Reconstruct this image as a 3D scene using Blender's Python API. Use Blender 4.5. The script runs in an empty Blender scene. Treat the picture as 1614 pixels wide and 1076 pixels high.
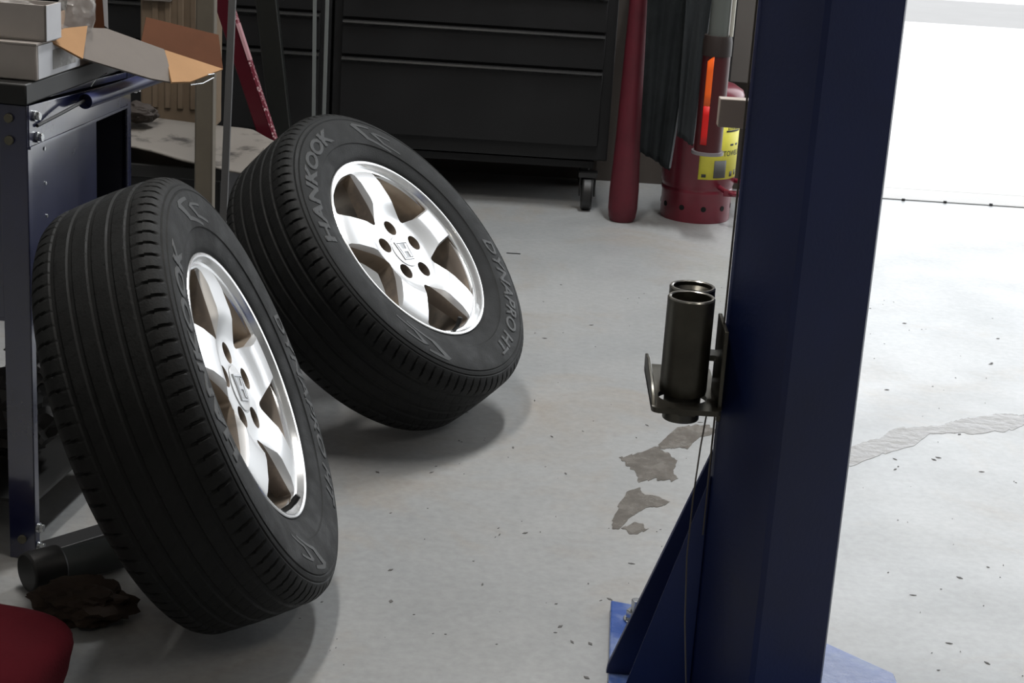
import bpy, bmesh, math, random
from mathutils import Vector, Matrix, noise
PI = math.pi
rnd = random.Random(7)
sc = bpy.context.scene
COL = sc.collection

# ------------------------------------------------------------------ camera
PITCH, ROLL, H, FPX = 0.29733, 0.063934, 1.216, 2748.46
fw = Vector((0, math.cos(PITCH), -math.sin(PITCH)))
up0 = Vector((0, math.sin(PITCH), math.cos(PITCH)))
rt0 = Vector((1, 0, 0))
rt = math.cos(ROLL)*rt0 + math.sin(ROLL)*up0
up = -math.sin(ROLL)*rt0 + math.cos(ROLL)*up0
cd = bpy.data.cameras.new('camera'); cd.sensor_width = 36; cd.lens = FPX/1614*36
cd.clip_start = .02; cd.clip_end = 300
cam = bpy.data.objects.new('camera', cd); COL.objects.link(cam)
M = Matrix((rt, up, -fw)).transposed().to_4x4(); M.translation = Vector((0, 0, H))
cam.matrix_world = M
sc.camera = cam

# ------------------------------------------------------------------ daylight, exposure
w = bpy.data.worlds.new('overcast'); sc.world = w; w.use_nodes = True
bg = w.node_tree.nodes['Background']; bg.inputs[0].default_value = (.93, .965, 1, 1); bg.inputs[1].default_value = 2.85
sc.view_settings.view_transform = 'Standard'; sc.view_settings.look = 'None'
sc.view_settings.gamma = 1; sc.view_settings.use_curve_mapping = False
sc.view_settings.exposure = 0.35

DOOR = (.95, 4.6, 2.95)      # bay door opening in the back wall: x0, x1, height
WY = 5.93                    # back wall plane

def area(name, loc, size, power, col, rot=(0, 0, 0)):
    l = bpy.data.lights.new(name, 'AREA'); l.shape = 'RECTANGLE'; l.size, l.size_y = size
    l.energy = power; l.color = col
    o = bpy.data.objects.new(name, l); COL.objects.link(o); o.location = loc; o.rotation_euler = rot
    return o
# daylight sampling guide for the open bay (no light of its own)
pt = area('bay_opening_portal', ((DOOR[0]+DOOR[1])/2, WY+.12, DOOR[2]/2), (DOOR[1]-DOOR[0], DOOR[2]), 1, (1, 1, 1), (PI/2, 0, PI))
pt.data.cycles.is_portal = True
pt.rotation_euler = (-PI/2, 0, 0)
LAMPS = [((-.45, 2.85, 3.12), 35, (1, .96, .91)), ((-.6, -1.2, 3.12), 9, (1, .90, .78)), ((.55, 4.5, 3.12), 52, (.97, .99, 1)), ((1.9, .6, 3.12), 14, (1, .95, .88))]  # last two are unseen fill lamps, added to brighten the floor and room

# ------------------------------------------------------------------ materials
def mat(name, col, rough=.5, metal=0, spec=.5, var=0, vscale=8, bump=0, bscale=60, col2=None, rvar=0, coat=0, trans=0, emit=None, c2lo=.45, c2hi=.6, ior=1.5, coat_ior=1.5):
    m = bpy.data.materials.new(name); m.use_nodes = True
    nt = m.node_tree; b = nt.nodes['Principled BSDF']
    b.inputs['Base Color'].default_value = (*col, 1); b.inputs['Roughness'].default_value = rough
    b.inputs['Metallic'].default_value = metal; b.inputs['Specular IOR Level'].default_value = spec
    b.inputs['Coat Weight'].default_value = coat; b.inputs['Coat Roughness'].default_value = .1; b.inputs['Coat IOR'].default_value = coat_ior
    b.inputs['Transmission Weight'].default_value = trans; b.inputs['IOR'].default_value = ior
    tc = nt.nodes.new('ShaderNodeTexCoord')
    if var or col2 or rvar:
        n = nt.nodes.new('ShaderNodeTexNoise'); n.inputs['Scale'].default_value = vscale
        n.inputs['Detail'].default_value = 6; n.inputs['Roughness'].default_value = .62
        nt.links.new(tc.outputs['Object'], n.inputs['Vector'])
        if var or col2:
            r = nt.nodes.new('ShaderNodeValToRGB')
            c2 = col2 if col2 else tuple(min(1, c*(1+var)) for c in col)
            c1 = col if col2 else tuple(c*(1-var) for c in col)
            r.color_ramp.elements[0].color = (*c1, 1); r.color_ramp.elements[1].color = (*c2, 1)
            r.color_ramp.elements[0].position = c2lo if col2 else .3; r.color_ramp.elements[1].position = c2hi if col2 else .7
            nt.links.new(n.outputs['Fac'], r.inputs[0]); nt.links.new(r.outputs[0], b.inputs['Base Color'])
        if rvar:
            mr = nt.nodes.new('ShaderNodeMapRange')
            mr.inputs['From Min'].default_value = .3; mr.inputs['From Max'].default_value = .7
            mr.inputs['To Min'].default_value = max(0, rough-rvar); mr.inputs['To Max'].default_value = min(1, rough+rvar)
            nt.links.new(n.outputs['Fac'], mr.inputs[0]); nt.links.new(mr.outputs[0], b.inputs['Roughness'])
    if bump:
        n2 = nt.nodes.new('ShaderNodeTexNoise'); n2.inputs['Scale'].default_value = bscale; n2.inputs['Detail'].default_value = 4
        nt.links.new(tc.outputs['Object'], n2.inputs['Vector'])
        bp = nt.nodes.new('ShaderNodeBump'); bp.inputs['Strength'].default_value = bump; bp.inputs['Distance'].default_value = .002
        nt.links.new(n2.outputs['Fac'], bp.inputs['Height']); nt.links.new(bp.outputs[0], b.inputs['Normal'])
    if emit:
        b.inputs['Emission Color'].default_value = (*emit[0], 1); b.inputs['Emission Strength'].default_value = emit[1]
    return m

RUBBER = mat('tyre_rubber', (.010, .0105, .0105), .66, spec=.2, var=.35, vscale=25, bump=.25, bscale=300, rvar=.1)
RUBLET = mat('tyre_lettering', (.026, .027, .027), .55, spec=.35)
SIDEW = RUBBER
ALLOY = mat('painted_alloy', (.74, .75, .76), .33, metal=.6)
LIP = mat('machined_alloy_lip', (.86, .87, .88), .2, metal=.8)
DUST = mat('brake_dusted_alloy', (.20, .17, .145), .42, metal=.5, col2=(.34, .28, .22), vscale=9)
CAPM = mat('centre_cap_silver', (.78, .79, .8), .25, metal=.5)
GROOVE = mat('dark_groove', (.12, .12, .12), .6)
BLUECOL = mat('lift_blue_paint', (.008, .016, .072), .42, var=.25, vscale=3, rvar=.08, bump=.15, bscale=160)
BLUEPLATE = mat('worn_blue_paint', (.035, .085, .30), .3, col2=(.30, .36, .47), c2lo=.50, c2hi=.78, vscale=11, rvar=.1, bump=.3, bscale=60)
BLUECART = mat('cart_blue_paint', (.010, .014, .062), .3, var=.25, vscale=6, rvar=.06, bump=.05, bscale=30, coat=1, coat_ior=1.95)
STEEL = mat('dark_oiled_steel', (.085, .080, .066), .36, metal=.85, var=.3, vscale=14, rvar=.08)
STEELR = mat('bright_steel_rim', (.35, .34, .31), .25, metal=.9)
ZINC = mat('zinc_plated_steel', (.55, .57, .58), .25, metal=1, var=.15, vscale=40)
BOLTM = mat('dull_yellow_zinc', (.16, .15, .11), .45, metal=.6)
CHEST = mat('black_chest_paint', (.005, .005, .0055), .5, spec=.35, var=.3, vscale=4, rvar=.06)
CHESTLIP = mat('drawer_pull_metal', (.02, .02, .02), .22, spec=.6)
BLACKP = mat('black_plastic', (.012, .012, .012), .5)
REDCAN = mat('red_can_paint', (.17, .013, .028), .35, var=.15, vscale=7, coat=.2)
DKHOLE = mat('dark_void', (.004, .004, .004), .9)
YEL = mat('yellow_sticker', (.75, .68, .06), .5, var=.06, vscale=30)
INK = mat('black_ink', (.03, .03, .03), .6)
REDPOLE = mat('red_vinyl', (.085, .003, .011), .6, var=.2, vscale=10, bump=.2)
COAT = mat('charcoal_cloth', (.014, .016, .017), .95, spec=.1, bump=.5, bscale=250, var=.2, vscale=20)
CARTON = mat('grey_white_card', (.42, .385, .36), .8, spec=.2, var=.06, vscale=14)
CARTONW = mat('white_card_end', (.62, .63, .66), .7, spec=.3, var=.05, vscale=14)
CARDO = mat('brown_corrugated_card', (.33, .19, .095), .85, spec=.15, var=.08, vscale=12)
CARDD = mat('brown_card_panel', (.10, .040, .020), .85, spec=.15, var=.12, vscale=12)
CARDG = mat('grey_printed_card', (.155, .137, .123), .8, spec=.2, var=.06, vscale=12)
BEIGE = mat('beige_paint', (.15, .13, .10), .55, var=.12, vscale=9)
BEIGEP = mat('beige_plastic', (.21, .155, .105), .6, var=.15, vscale=10)
OLIVE = mat('olive_post', (.08, .07, .05), .6, var=.15, vscale=9)
SHEET = mat('dirty_white_sheet', (.16, .145, .128), .7, col2=(.035, .03, .027), c2lo=.55, c2hi=.68, vscale=11)
GREYBAR = mat('grey_bar', (.2, .2, .2), .4, metal=.4)
REDBAR = mat('dark_red_bar', (.07, .002, .009), .35)
PINKST = mat('perforated_strip', (.62, .35, .38), .35, metal=.4)
ORANGE = mat('orange_fluid_glow', (.95, .13, .01), .5, emit=None)
REDGLOW = mat('red_fluid_glow', (.62, .008, .006), .5)
MAROON = mat('maroon_housing', (.055, .006, .008), .35)
SILV = mat('frosted_tube', (.13, .14, .13), .3, metal=.3)
GREYPANEL = mat('taupe_box', (.10, .09, .082), .55, var=.05)
TAUPE = mat('taupe_block', (.42, .35, .30), .6)
BAGM = mat('clear_film', (.75, .74, .72), .15)
BAGM.node_tree.nodes['Principled BSDF'].inputs['Alpha'].default_value = .28
REDBAG = mat('red_fabric', (.075, .005, .010), .9, spec=.15, bump=.4, bscale=200, var=.15)
PAPER = mat('brown_crumpled_paper', (.035, .024, .018), .85, spec=.2, var=.4, vscale=18)
GREYSL = mat('grey_sleeve', (.045, .052, .052), .55, var=.2)
WALLM = mat('brown_dark_wall', (.05, .040, .033), .7, var=.15, vscale=3)
WALLP = mat('shop_wall_paint', (.42, .42, .41), .8, var=.05, vscale=2)
CEILM = mat('ceiling_white', (.75, .75, .74), .9)
TRIMM = mat('trim_metal', (.25, .25, .24), .6)
SUNCONC = mat('driveway_concrete', (.46, .45, .44), .95, var=.04, vscale=2, spec=.05)
ASPH = mat('grey_kerb_strip', (.235, .23, .225), 1, var=.03, vscale=3, spec=0)
DIFF = mat('lamp_diffuser', (.9, .9, .9), .5, emit=((1, .93, .82), 2))
CABLEM = mat('wire_rope', (.10, .09, .08), .4, metal=.8)

def floor_material():
    m = bpy.data.materials.new('sealed_grey_concrete'); m.use_nodes = True
    nt = m.node_tree; L = nt.links.new; b = nt.nodes['Principled BSDF']
    tc = nt.nodes.new('ShaderNodeTexCoord')
    def noi(s, d=6, r=.6, dist=0):
        n = nt.nodes.new('ShaderNodeTexNoise'); n.inputs['Scale'].default_value = s; n.inputs['Detail'].default_value = d
        n.inputs['Roughness'].default_value = r; n.inputs['Distortion'].default_value = dist
        L(tc.outputs['Object'], n.inputs['Vector']); return n
    def ramp(src, p0, c0, p1, c1):
        r = nt.nodes.new('ShaderNodeValToRGB'); e = r.color_ramp.elements
        e[0].position = p0; e[0].color = (*c0, 1); e[1].position = p1; e[1].color = (*c1, 1); L(src, r.inputs[0]); return r
    def mix(mode, fac, a, c):
        x = nt.nodes.new('ShaderNodeMix'); x.data_type = 'RGBA'; x.blend_type = mode
        if isinstance(fac, float): x.inputs[0].default_value = fac
        else: L(fac, x.inputs[0])
        L(a, x.inputs[6])
        if isinstance(c, tuple): x.inputs[7].default_value = (*c, 1)
        else: L(c, x.inputs[7])
        return x.outputs[2]
    base = ramp(noi(1.1, 8, .62).outputs['Fac'], .3, (.275, .285, .29), .7, (.365, .365, .36)).outputs[0]
    warm = ramp(noi(2.3, 6, .7, .6).outputs['Fac'], .52, (0, 0, 0), .72, (1, 1, 1)).outputs[0]
    base = mix('MIX', warm, base, (.31, .285, .255))
    fine = ramp(noi(60, 3, .6).outputs['Fac'], .25, (.86, .86, .86), .75, (1.06, 1.06, 1.06)).outputs[0]
    base = mix('MULTIPLY', 1.0, base, fine)
    sp = ramp(noi(34, 2, .5).outputs['Fac'], .80, (0, 0, 0), .82, (1, 1, 1)).outputs[0]
    base = mix('MIX', sp, base, (.12, .11, .10))
    sp2 = ramp(noi(85, 2, .5).outputs['Fac'], .80, (0, 0, 0), .82, (1, 1, 1)).outputs[0]
    base = mix('MIX', sp2, base, (.10, .09, .085))
    sw = nt.nodes.new('ShaderNodeMapping'); sw.inputs['Scale'].default_value = (3, 9, 1); sw.inputs['Rotation'].default_value = (0, 0, .35)
    L(tc.outputs['Object'], sw.inputs[0])
    n = nt.nodes.new('ShaderNodeTexNoise'); n.inputs['Scale'].default_value = 1.6; n.inputs['Detail'].default_value = 8; n.inputs['Roughness'].default_value = .7
    L(sw.outputs[0], n.inputs['Vector'])
    st = ramp(n.outputs['Fac'], .63, (0, 0, 0), .75, (.35, .35, .35)).outputs[0]
    base = mix('MIX', st, base, (.20, .185, .165))
    L(base, b.inputs['Base Color'])
    rr = nt.nodes.new('ShaderNodeMapRange'); rr.inputs['From Min'].default_value = .3; rr.inputs['From Max'].default_value = .7
    rr.inputs['To Min'].default_value = .30; rr.inputs['To Max'].default_value = .44
    L(noi(3.5, 7, .65).outputs['Fac'], rr.inputs[0]); L(rr.outputs[0], b.inputs['Roughness'])
    b.inputs['Specular IOR Level'].default_value = .5
    bp = nt.nodes.new('ShaderNodeBump'); bp.inputs['Strength'].default_value = .12; bp.inputs['Distance'].default_value = .003
    L(noi(22, 6, .6).outputs['Fac'], bp.inputs['Height']); L(bp.outputs[0], b.inputs['Normal'])
    return m
FLOORM = floor_material()

def strip_material():
    m = mat('knurled_red_strip', (.5, .2, .22), .35, metal=.3)
    nt = m.node_tree; b = nt.nodes['Principled BSDF']; tc = nt.nodes.new('ShaderNodeTexCoord')
    v = nt.nodes.new('ShaderNodeTexVoronoi'); v.inputs['Scale'].default_value = 130
    nt.links.new(tc.outputs['Object'], v.inputs['Vector'])
    r = nt.nodes.new('ShaderNodeValToRGB'); r.color_ramp.elements[0].position = .3; r.color_ramp.elements[1].position = .45
    r.color_ramp.elements[0].color = (.7, .5, .52, 1); r.color_ramp.elements[1].color = (.2, .03, .05, 1)
    nt.links.new(v.outputs['Distance'], r.inputs[0]); nt.links.new(r.outputs[0], b.inputs['Base Color'])
    return m
KNURL = strip_material()
def wet_material():
    m = mat('wet_film', (.145, .135, .122), .25, var=.25, vscale=22, bump=1.0, bscale=42, spec=.24, rvar=.12)
    return m
WET = wet_material()

# ------------------------------------------------------------------ mesh helpers
class MB:
    def __init__(s): s.bm = bmesh.new()
    def v(s, p): return s.bm.verts.new(p)
    def box(s, lo, hi, mtx=None):
        x0, y0, z0 = lo; x1, y1, z1 = hi
        P = [(x0,y0,z0),(x1,y0,z0),(x1,y1,z0),(x0,y1,z0),(x0,y0,z1),(x1,y0,z1),(x1,y1,z1),(x0,y1,z1)]
        V = [s.v(mtx @ Vector(p) if mtx else p) for p in P]
        for f in ((0,3,2,1),(4,5,6,7),(0,1,5,4),(1,2,6,5),(2,3,7,6),(3,0,4,7)): s.bm.faces.new([V[i] for i in f])
        return s
    def prism(s, pts, vec):
        """closed polygon of 3D points extruded along vec"""
        vec = Vector(vec); A = [s.v(p) for p in pts]; B = [s.v(Vector(p)+vec) for p in pts]
        s.bm.faces.new(A); s.bm.faces.new(B[::-1])
        for i in range(len(pts)): j = (i+1) % len(pts); s.bm.faces.new((A[i], B[i], B[j], A[j]))
        return s
    def cyl(s, a, b, r, r2=None, n=32, cap=True):
        a, b = Vector(a), Vector(b); r2 = r if r2 is None else r2
        d = (b-a).normalized(); u = d.orthogonal().normalized(); w_ = d.cross(u)
        A = [s.v(a+r*(math.cos(2*PI*i/n)*u+math.sin(2*PI*i/n)*w_)) for i in range(n)]
        B = [s.v(b+r2*(math.cos(2*PI*i/n)*u+math.sin(2*PI*i/n)*w_)) for i in range(n)]
        for i in range(n): j = (i+1) % n; s.bm.faces.new((A[i], A[j], B[j], B[i]))
        if cap: s.bm.faces.new(A[::-1]); s.bm.faces.new(B)
        return s
    def tube(s, pts, r, n=10):
        pts = [Vector(p) for p in pts]; rings = []
        d0 = (pts[1]-pts[0]).normalized(); u = d0.orthogonal().normalized()
        for k, p in enumerate(pts):
            d = (pts[min(k+1, len(pts)-1)]-pts[max(k-1, 0)]).normalized()
            u = (u-d*u.dot(d)).normalized(); w_ = d.cross(u)
            rings.append([s.v(p+r*(math.cos(2*PI*i/n)*u+math.sin(2*PI*i/n)*w_)) for i in range(n)])
        for k in range(len(rings)-1):
            for i in range(n): j = (i+1) % n; s.bm.faces.new((rings[k][i], rings[k][j], rings[k+1][j], rings[k+1][i]))
        s.bm.faces.new(rings[0][::-1]); s.bm.faces.new(rings[-1])
        return s
    def lathe(s, prof, n=96, mtx=None, closed=False, mats=None):
        """prof: (r,z) list about z"""
        R = []
        for r, z in prof:
            if r < 1e-6: R.append([s.v((0,0,z) if not mtx else mtx @ Vector((0,0,z)))]*n)
            else:
                ring = []
                for i in range(n):
                    p = Vector((r*math.cos(2*PI*i/n), r*math.sin(2*PI*i/n), z)); ring.append(s.v(mtx @ p if mtx else p))
                R.append(ring)
        m = len(prof)
        for k in range(m if closed else m-1):
            A, B = R[k], R[(k+1) % m]
            for i in range(n):
                j = (i+1) % n; q = []
                for vv in (A[i], A[j], B[j], B[i]):
                    if vv not in q: q.append(vv)
                if len(q) > 2:
                    f = s.bm.faces.new(q)
                    if mats: f.material_index = mats[k]
        return s
    def hexnut(s, c, r, h, axis=(0,0,1), rot=0):
        axis = Vector(axis).normalized(); c = Vector(c); u = axis.orthogonal().normalized(); w_ = axis.cross(u)
        s.prism([c+r*(math.cos(rot+PI/3*i)*u+math.sin(rot+PI/3*i)*w_) for i in range(6)], axis*h); return s
    def grid(s, fn, nu, nv):
        V = [[s.v(fn(i/nu, j/nv)) for j in range(nv+1)] for i in range(nu+1)]
        for i in range(nu):
            for j in range(nv): s.bm.faces.new((V[i][j], V[i+1][j], V[i+1][j+1], V[i][j+1]))
        return s
    def build(s, name, m, parent=None, smooth=35, bevel=0, solid=0, seg=2):
        bmesh.ops.recalc_face_normals(s.bm, faces=s.bm.faces)
        me = bpy.data.meshes.new(name); s.bm.to_mesh(me); s.bm.free()
        for mm in (m if isinstance(m, (list, tuple)) else [m]): me.materials.append(mm)
        o = bpy.data.objects.new(name, me); COL.objects.link(o)
        if parent: o.parent = parent
        if smooth:
            me.shade_smooth() if hasattr(me, 'shade_smooth') else None
            try: me.set_sharp_from_angle(angle=math.radians(smooth))
            except Exception: pass
        if solid:
            md = o.modifiers.new('thickness', 'SOLIDIFY'); md.thickness = solid; md.offset = 0
        if bevel:
            md = o.modifiers.new('edge', 'BEVEL'); md.width = bevel; md.segments = seg; md.limit_method = 'ANGLE'; md.angle_limit = math.radians(40)
            md.harden_normals = False
        return o
def thing(name, label, cat, loc=(0,0,0), rz=0, group=None, mtx=None):
    o = bpy.data.objects.new(name, None); COL.objects.link(o); o.empty_display_size = .05
    if mtx: o.matrix_world = mtx
    else: o.location = loc; o.rotation_euler = (0, 0, rz)
    return tag(o, label, cat, group)
def tag(o, label, cat, group=None, kind=None):
    o['label'] = label; o['category'] = cat
    if group: o['group'] = group
    if kind: o['kind'] = kind
    return o
def struct(name, mb, m, **k):
    o = mb.build(name, m, **k); o['kind'] = 'structure'; return o
def bake(o):
    dg = bpy.context.evaluated_depsgraph_get(); dg.update()
    me = bpy.data.meshes.new_from_object(o.evaluated_get(dg)); old = o.data
    o.modifiers.clear(); o.data = me; return o
def text_mesh(s, size, shear=0, off=0, ext=.0006):
    cu = bpy.data.curves.new('lettering', 'FONT'); cu.body = s; cu.size = size; cu.shear = shear; cu.offset = off
    cu.extrude = ext; cu.resolution_u = 3; cu.align_x = 'LEFT'
    o = bpy.data.objects.new('lettering', cu); COL.objects.link(o)
    dg = bpy.context.evaluated_depsgraph_get(); dg.update()
    me = bpy.data.meshes.new_from_object(o.evaluated_get(dg))
    bpy.data.objects.remove(o); bpy.data.curves.remove(cu)
    return me
def subdivide_long(me, mx):
    bm = bmesh.new(); bm.from_mesh(me)
    for _ in range(4):
        ed = [e for e in bm.edges if e.calc_length() > mx]
        if not ed: break
        bmesh.ops.subdivide_edges(bm, edges=ed, cuts=1); bmesh.ops.triangulate(bm, faces=bm.faces)
    bm.to_mesh(me); bm.free()

# ------------------------------------------------------------------ the building
struct('floor', MB().box((-3.2, -5.2, -.15), (4.8, WY, 0)), FLOORM, smooth=0)
x0, x1, dh = DOOR
struct('wall_back', MB().box((-3.2, WY, 0), (x0, WY+.2, 3.4)).box((x1, WY, 0), (4.8, WY+.2, 3.4)).box((x0, WY, dh), (x1, WY+.2, 3.4)), WALLM, smooth=0)
struct('wall_left', MB().box((-3.4, -5.2, 0), (-3.2, WY+.2, 3.4)), WALLP, smooth=0)
struct('wall_right', MB().box((4.8, -5.2, 0), (5.0, WY+.2, 3.4)), WALLP, smooth=0)
struct('wall_front', MB().box((-3.2, -5.4, 0), (4.8, -5.2, 3.4)), WALLP, smooth=0)
struct('ceiling', MB().box((-3.4, -5.4, 3.4), (5.0, WY+.2, 3.5)), CEILM, smooth=0)
struct('trim_1', MB().box((x0-.02, WY-.006, .001), (x1+.02, WY+.006, .003)), TRIMM, smooth=0)
struct('ground_outside', MB().box((-12, WY+.2, -.15), (30, 11.84, 0)).box((x0, WY, -.15), (x1, WY+.2, -.0005)), SUNCONC, smooth=0)
struct('kerb_strip', MB().box((-12, 11.84, -.15), (30, 13.6, 0)), ASPH, smooth=0)
struct('road_outside', MB().box((-30, 13.6, -.15), (60, 80, 0)), SUNCONC, smooth=0)

for i, (loc, pw, c) in enumerate(LAMPS):
    f = thing('ceiling_or_fill_lamp', ['long ceiling tube lamp above the two car wheels', 'long ceiling tube lamp at the left, well in front of the car wheels', 'long added fill lamp above the red waste can near the bay opening', 'long added fill lamp right of the lift column'][i], 'lamp', loc, group='ceiling tube lamps')
    MB().box((-.09, -.62, .03), (.09, .62, .09)).build('housing', CEILM, f, bevel=.004)
    MB().box((-.07, -.6, .015), (.07, .6, .03)).build('diffuser', DIFF, f)
    MB().cyl((0, -.4, .09), (0, -.4, .28), .008).build('hanger', TRIMM, f)
    MB().cyl((0, .4, .09), (0, .4, .28), .008).build('hanger', TRIMM, f)
    a = area('tube_light', (loc[0], loc[1], loc[2]+.008), (.14, 1.2), pw, c)

# ------------------------------------------------------------------ the car wheels
TW = .1025
PROF = []   # sidewall outer side from tread centre to bead (r, z)
def sidewall_z(r):
    pts = [(.205,.080),(.210,.086),(.222,.092),(.240,.0985),(.262,.1020),(.285,.1025),(.300,.1010),(.3095,.0975),(.318,.0930)]
    if r <= pts[0][0]: return pts[0][1]
    for (r0, z0), (r1, z1) in zip(pts, pts[1:]):
        if r <= r1:
            t = (r-r0)/(r1-r0); t = t*t*(3-2*t) if False else t
            return z0+(z1-z0)*t
    return pts[-1][1]
def tyre_mesh():
    bm = bmesh.new(); N = 1080
    prof = []   # (r, z, kind)
    half = []
    nz = 34
    for k in range(nz+1):
        z = .083*k/nz
        r = .334 - .0035*(z/.083)**2 - (.004*max(0, (z-.068)/.015)**2)
        half.append((r, z, 't'))
    for r, z in [(.3245,.0868),(.3215,.0895),(.318,.0925),(.3150,.0945),(.3125,.0960),(.3115,.0958),(.3100,.0955),(.3088,.0978),(.306,.0990),(.303,.1000),(.3018,.0990),(.3005,.0988),(.2992,.1008),
                 (.295,.1017),(.288,.1023),(.28,.1024),(.27,.1022),(.26,.1017),(.250,.1006),(.2445,.0996),(.2432,.0978),(.2420,.0974),(.236,.0958),(.228,.0938),(.221,.0918),(.2165,.0900),(.214,.0885),(.211,.086),(.2065,.082),(.203,.076)]:
        half.append((r, z, 's'))
    prof = [(r, -z, k) for r, z, k in half[::-1][:-1]] + half
    inner = [(.202, .07), (.215, .075), (.26, .094), (.30, .09), (.318, .06), (.322, 0), (.318, -.06), (.30, -.09), (.26, -.094), (.215, -.075), (.202, -.07)]
    rings = []
    grooves = [.0, .030, .056]
    for r, z, k in prof:
        ring = []
        az = abs(z)
        for i in range(N):
            th = 2*PI*i/N; rr = r; zz = z
            if k == 't':
                d = 0
                for g in grooves:
                    w_ = .0035
                    if abs(az-g) < w_: d = .0024
                if d == 0:
                    pitch = 2*PI/90
                    if az > .060:
                        ph = (th/pitch + (az-.06)*9 + (0 if z > 0 else .5)) % 1
                        if ph < .15: d = .0012+.0036*max(0,min(1,(az-.066)/.010))
                    elif az > .032:
                        ph = (th/pitch + az*22*(1 if z > 0 else -1)) % 1
                        if ph < .07: d = .0008
                    else:
                        ph = (th/pitch*.8 + z*30) % 1
                        if ph < .06: d = .0008
                rr = r-d
            elif r > .3155:
                pitch = 2*PI/90
                ph = (th/pitch + .023*9 + (0 if z > 0 else .5)) % 1
                if ph < .17: rr = r-.0032*(r-.3155)/.009-.0008; zz = z-math.copysign(.0015, z)
            ring.append(bm.verts.new((rr*math.cos(th), rr*math.sin(th), zz)))
        rings.append(ring)
    for r, z in inner:
        rings.append([bm.verts.new((r*math.cos(2*PI*i/N), r*math.sin(2*PI*i/N), z)) for i in range(N)])
    m = len(rings)
    for k in range(m):
        A, B = rings[k], rings[(k+1) % m]
        for i in range(N): j = (i+1) % N; bm.faces.new((A[i], A[j], B[j], B[i]))
    bmesh.ops.recalc_face_normals(bm, faces=bm.faces)
    me = bpy.data.meshes.new('tyre'); bm.to_mesh(me); bm.free(); me.materials.append(RUBBER)
    me.shade_smooth(); me.set_sharp_from_angle(angle=math.radians(38))
    return me

def arc_text(s, th0, th1, r0, h, shear=0, off=.002):
    """letters around the sidewall between angles th0 -> th1 (radians), tops outward"""
    me = text_mesh(s, 1, shear, off, 0)
    xs = [v.co.x for v in me.vertices]; ys = [v.co.y for v in me.vertices]
    x_0, x_1, y_0, y_1 = min(xs), max(xs), min(ys), max(ys)
    subdivide_long(me, .12)
    bm = bmesh.new(); bm.from_mesh(me)
    g = bmesh.ops.extrude_face_region(bm, geom=bm.faces[:])
    for v in [e for e in g['geom'] if isinstance(e, bmesh.types.BMVert)]: v.co.z = 1
    for v in bm.verts:
        r = r0+h*(v.co.y-y_0)/(y_1-y_0); th = th0+(th1-th0)*(v.co.x-x_0)/(x_1-x_0)
        z = sidewall_z(r) + (.0009 if v.co.z > .5 else -.002)
        v.co = (r*math.cos(th), r*math.sin(th), z)
    bmesh.ops.recalc_face_normals(bm, faces=bm.faces)
    bm.to_mesh(me); bm.free(); me.materials.clear(); me.materials.append(RUBLET)
    return me
def arc_band(segs, lift=.0008):
    """raised sidewall bands: list of quads [(r,deg)*4]"""
    bm = bmesh.new()
    for quad in segs:
        (ra, ta), (rb, tb), (rc, tc_), (rd, td) = quad
        n = 10; rows = []
        for i in range(n+1):
            f = i/n; row = []
            for (r1_, t1), (r2_, t2) in (((ra, ta), (rb, tb)), ((rd, td), (rc, tc_))):
                r = r1_+(r2_-r1_)*f; t = math.radians(t1+(t2-t1)*f); z = sidewall_z(r)
                row.append([(r*math.cos(t), r*math.sin(t), z-.002), (r*math.cos(t), r*math.sin(t), z+lift)])
            rows.append([bm.verts.new(row[0][0]), bm.verts.new(row[0][1]), bm.verts.new(row[1][1]), bm.verts.new(row[1][0])])
        for i in range(n):
            for k in range(4):
                j = (k+1) % 4; bm.faces.new((rows[i][k], rows[i][j], rows[i+1][j], rows[i+1][k]))
        bm.faces.new(rows[0]); bm.faces.new(rows[-1][::-1])
    bmesh.ops.recalc_face_normals(bm, faces=bm.faces)
    me = bpy.data.meshes.new('raised_band'); bm.to_mesh(me); bm.free(); me.materials.append(RUBLET); return me

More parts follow.
